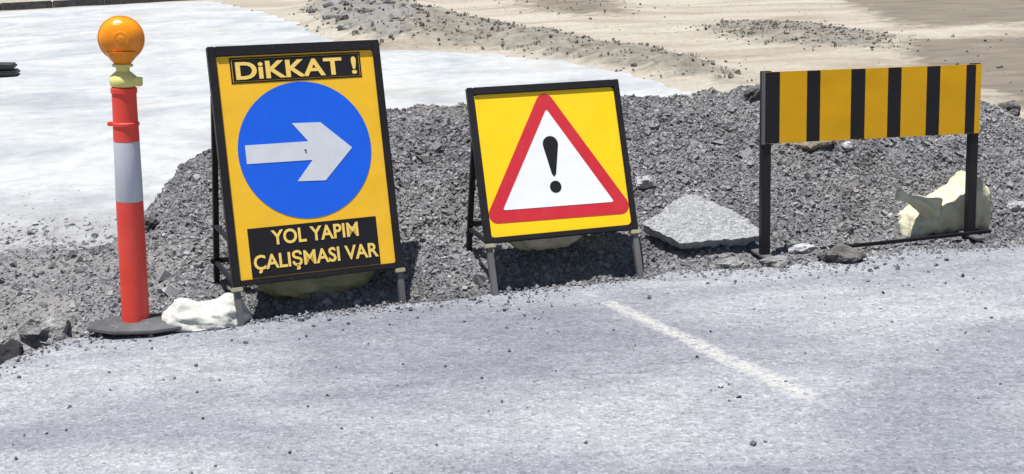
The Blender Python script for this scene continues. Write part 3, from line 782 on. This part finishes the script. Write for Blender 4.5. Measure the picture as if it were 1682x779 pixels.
S4 = empty('delineator_post', (-1.545, 5.235, 0.0)); tag(S4, 'red and white delineator post topped by a round amber lamp', 'delineator')
lean = Matrix.Rotation(math.radians(2.6), 4, 'Y') @ Matrix.Rotation(math.radians(-1.0), 4, 'X')
lathe('tube', [(0.055, 0.03), (0.0545, 0.10), (0.053, 0.536)], M['post_red'], S4, mtx=lean)
lathe('reflective_band', [(0.0528, 0.5365), (0.0535, 0.54), (0.0505, 0.772), (0.0496, 0.7765)], M['post_band'], S4, mtx=lean)
lathe('tube', [(0.0505, 0.777), (0.0495, 0.836), (0.0530, 0.839), (0.0530, 0.850), (0.0485, 0.853), (0.0478, 0.90), (0.0474, 0.965), (0.051, 0.968), (0.051, 0.986), (0.044, 0.990)], M['post_red'], S4, mtx=lean)
bar('handle_stub', lean @ Vector((-0.064, -0.012, 0.846)), lean @ Vector((-0.040, -0.020, 0.846)), 0.016, 0.020, M['post_red'], S4)
lathe('lamp_clamp', [(0.040, 0.989), (0.050, 0.995), (0.054, 1.012), (0.050, 1.032), (0.034, 1.046), (0.026, 1.052), (0.026, 1.066), (0.040, 1.070), (0.040, 1.078), (0.030, 1.082)], M['cream'], S4, mtx=lean)
bar('clamp_knob', lean @ Vector((0.045, -0.01, 1.014)), lean @ Vector((0.074, -0.015, 1.012)), 0.034, 0.030, M['cream'], S4)
lm = lean @ Matrix.Translation((0, 0, 1.178)) @ Matrix.Rotation(math.radians(14), 4, 'Z') @ Matrix.Rotation(math.radians(90), 4, 'X')
lens = lathe('lamp_lens', [(0.0, 0.066), (0.012, 0.0655), (0.0135, 0.062), (0.030, 0.061), (0.0315, 0.057), (0.05, 0.052), (0.068, 0.040), (0.080, 0.024), (0.0845, 0.010), (0.0845, -0.010), (0.080, -0.024), (0.068, -0.040), (0.05, -0.052), (0.030, -0.061), (0.0, -0.066)], M['lens'], S4, 56, mtx=lm)
lathe('lamp_rim', [(0.0846, 0.009), (0.0885, 0.008), (0.0885, -0.008), (0.0846, -0.009)], M['lens'], S4, 56, mtx=lm)
lathe('lamp_neck', [(0.030, 1.080), (0.040, 1.090), (0.062, 1.118), (0.066, 1.130)], M['lens'], S4, mtx=lean)
# low oval rubber base
bp = lathe('base', [(0.0, 0.0), (0.245, 0.004), (0.262, 0.016), (0.258, 0.030), (0.20, 0.040), (0.09, 0.050), (0.075, 0.062), (0.0, 0.062)], M['rubber'], S4, 9,
           mtx=Matrix.Translation((0.035, -0.005, 0.012)) @ Matrix.Rotation(math.radians(2.0), 4, 'Y') @ Matrix.Rotation(math.radians(10), 4, 'Z') @ Matrix.Diagonal((0.90, 0.48, 0.66, 1)))

# ------------------------------------------------------------------ sacks
def sack(name, loc, rz, mat, label, cat, shape, wr=0.012, seed=1.0, sub=5, floor=None):
    bm = bmesh.new(); bmesh.ops.create_icosphere(bm, subdivisions=sub, radius=1.0)
    for v in bm.verts:
        c = v.co.copy(); p = shape(c)
        q = p * 14 + Vector((seed, seed * 3, seed * 5))
        qa = Vector((q.x * 1.3 + q.z * 0.9, q.y * 1.6, q.z * 0.8 - q.x * 0.5)); wv = wr * (0.9 - 2.6 * abs(noise.noise(qa))) + wr * 0.55 * (0.4 - 1.6 * abs(noise.noise(qa * 2.3 + Vector((4, 1, 2))))) + wr * 0.22 * noise.noise(q * 5.1)
        p = p + c * wv
        if floor is not None and p.z < floor: p.z = floor + (p.z - floor) * 0.08
        v.co = p
    o = link(name, mesh_of(bm, name), mat, smooth=True); o.location = loc; o.rotation_euler = (0, 0, rz)
    tag(o, label, cat); return o

def pillow(a, b, c, e=0.6):
    def f(v):
        sx = math.copysign(abs(v.x) ** e, v.x); sy = math.copysign(abs(v.y) ** 0.8, v.y)
        pin = 1 - 0.35 * abs(v.x) ** 4
        return Vector((a * sx, b * sy * pin, c * v.z * pin))
    return f
def lobes(v):
    x = v.x; top_ = 0.115 * (0.62 + 0.42 * math.exp(-((x + 0.45) / 0.30) ** 2) + 0.48 * math.exp(-((x - 0.55) / 0.32) ** 2))
    return Vector((0.185 * math.copysign(abs(x) ** 0.8, x), 0.10 * v.y, max(-0.02, v.z * top_) if v.z > 0 else v.z * 0.05))
sack('white_sack', (-1.275, 5.285, 0.004), 0.22, M['sack_white'], 'white crumpled plastic sack on the ground beside the red post', 'sack', lobes, 0.011, 2.0, floor=0.0)

def in_root(root, p):   # local sign coordinates to world (roots turned about Z only)
    a = root.rotation_euler.z; c, s = math.cos(a), math.sin(a)
    return (root.location.x + c * p[0] - s * p[1], root.location.y + s * p[0] + c * p[1], p[2])
sack('sandbag', in_root(S1, (0.05, 0.24, 0.125)), 0.43, M['sack_olive'], 'olive sandbag weighing down the arrow sign\'s frame', 'sandbag', pillow(0.27, 0.155, 0.105), 0.012, 4.0)
sack('sandbag', in_root(S2, (-0.02, 0.25, 0.21)), 0.33, M['sack_tan'], 'grey-tan sandbag weighing down the triangle sign\'s frame', 'sandbag', pillow(0.19, 0.12, 0.085), 0.010, 6.0)

# cream sack slumped behind the board's right post
cs = empty('cream_sack', (2.135, 6.50, -0.035), 0.22); tag(cs, 'cream sack with a tied neck slumped behind the board\'s right post', 'sack')
TX = [-0.215, -0.205, -0.17, -0.10, 0.0, 0.08, 0.135, 0.175, 0.205, 0.215]
TZ = [0.02, 0.075, 0.125, 0.165, 0.205, 0.255, 0.31, 0.27, 0.14, 0.04]
bm = bmesh.new(); bmesh.ops.create_icosphere(bm, subdivisions=6, radius=1.0)
for v in bm.verts:
    c = v.co.copy(); x = 0.215 * math.copysign(abs(c.x) ** 0.75, c.x)
    top_ = float(np.interp(x, TX, TZ)); w = math.sqrt(max(0.0, 1 - c.x * c.x)) + 1e-6
    k = max(-1, min(1, c.z / w)); kk = math.copysign(abs(k) ** 0.62, k); yy = c.y / w
    z = top_ * (0.5 + 0.5 * kk)
    y = 0.125 * math.copysign(abs(yy) ** 0.75, yy) * (0.72 + 0.28 * min(1, w * 1.5)) - 0.055 * (z / 0.3) * (1 if x > -0.12 else 0.5) * (yy < 0.2)
    p = Vector((x, y, z)); q = Vector((x * 16 + z * 9, y * 11, z * 6 - x * 5))
    f_ = 0.009 * (1 - abs(noise.noise(q * 0.8)) * 2.6) + 0.005 * (0.5 - 2 * abs(noise.noise(q * 1.9 + Vector((2, 5, 1))))) + 0.004 * noise.noise(p * 22) + 0.003 * noise.noise(p * 60)
    n_ = Vector((c.x * 0.5, c.y, c.z)).normalized(); v.co = p + n_ * (f_ - 0.008)
    if v.co.z < 0: v.co.z *= 0.1
link('sack_body', mesh_of(bm, 'sack_body'), M['sack_cream'], cs, smooth=True)
# tied neck
bm = bmesh.new(); prev = None; ns = 24
for i in range(22):
    t = i / 21; c = Vector((-0.085 - 0.235 * t, -0.095 - 0.06 * t, 0.150 + 0.110 * t)); r = 0.044 * (1 - t) ** 1.6 + 0.012 + 0.014 * max(0, t - 0.70) * 3.3
    rg = [bm.verts.new(c + Vector((0.40 * math.sin(a), math.cos(a) * (1 - 0.6 * max(0, t - 0.6) * 2), math.sin(a))) * r * (1 + 0.20 * math.sin(4 * a + t * 6) + 0.12 * noise.noise((a, t * 6, 3)))) for a in [2 * math.pi * k / ns for k in range(ns)]]
    if prev:
        for k in range(ns): bm.faces.new((prev[k], prev[(k + 1) % ns], rg[(k + 1) % ns], rg[k]))
    else: bm.faces.new(rg)
    prev = rg
bm.faces.new(prev[::-1]); bmesh.ops.recalc_face_normals(bm, faces=bm.faces)
link('sack_neck', mesh_of(bm, 'sack_neck'), M['sack_cream'], cs, smooth=True)

# ------------------------------------------------------------------ dark base plate far left
fb = empty('rubber_plate', (-5.72, 15.05, 0.016), 0.2); tag(fb, 'dark rubber plates lying on the pale road at the left photo edge', 'rubber plate')
for dz, ox, ln_ in ((0.0, 0.03, 0.62), (0.085, 0.0, 0.60)):
    bm = bmesh.new(); bmesh.ops.create_cube(bm, size=1.0, matrix=Matrix.Translation((-ln_ / 2 + 0.22 + ox, 0.04 * (dz > 0), dz + 0.035)) @ Matrix.Rotation(math.radians(4 if dz else 0), 4, 'Y') @ Matrix.Diagonal((ln_, 0.35, 0.055, 1)))
    bmesh.ops.bevel(bm, geom=bm.edges[:], offset=0.018, segments=2, affect='EDGES')
    link('plate', mesh_of(bm, 'plate'), M['blackrubber'], fb)
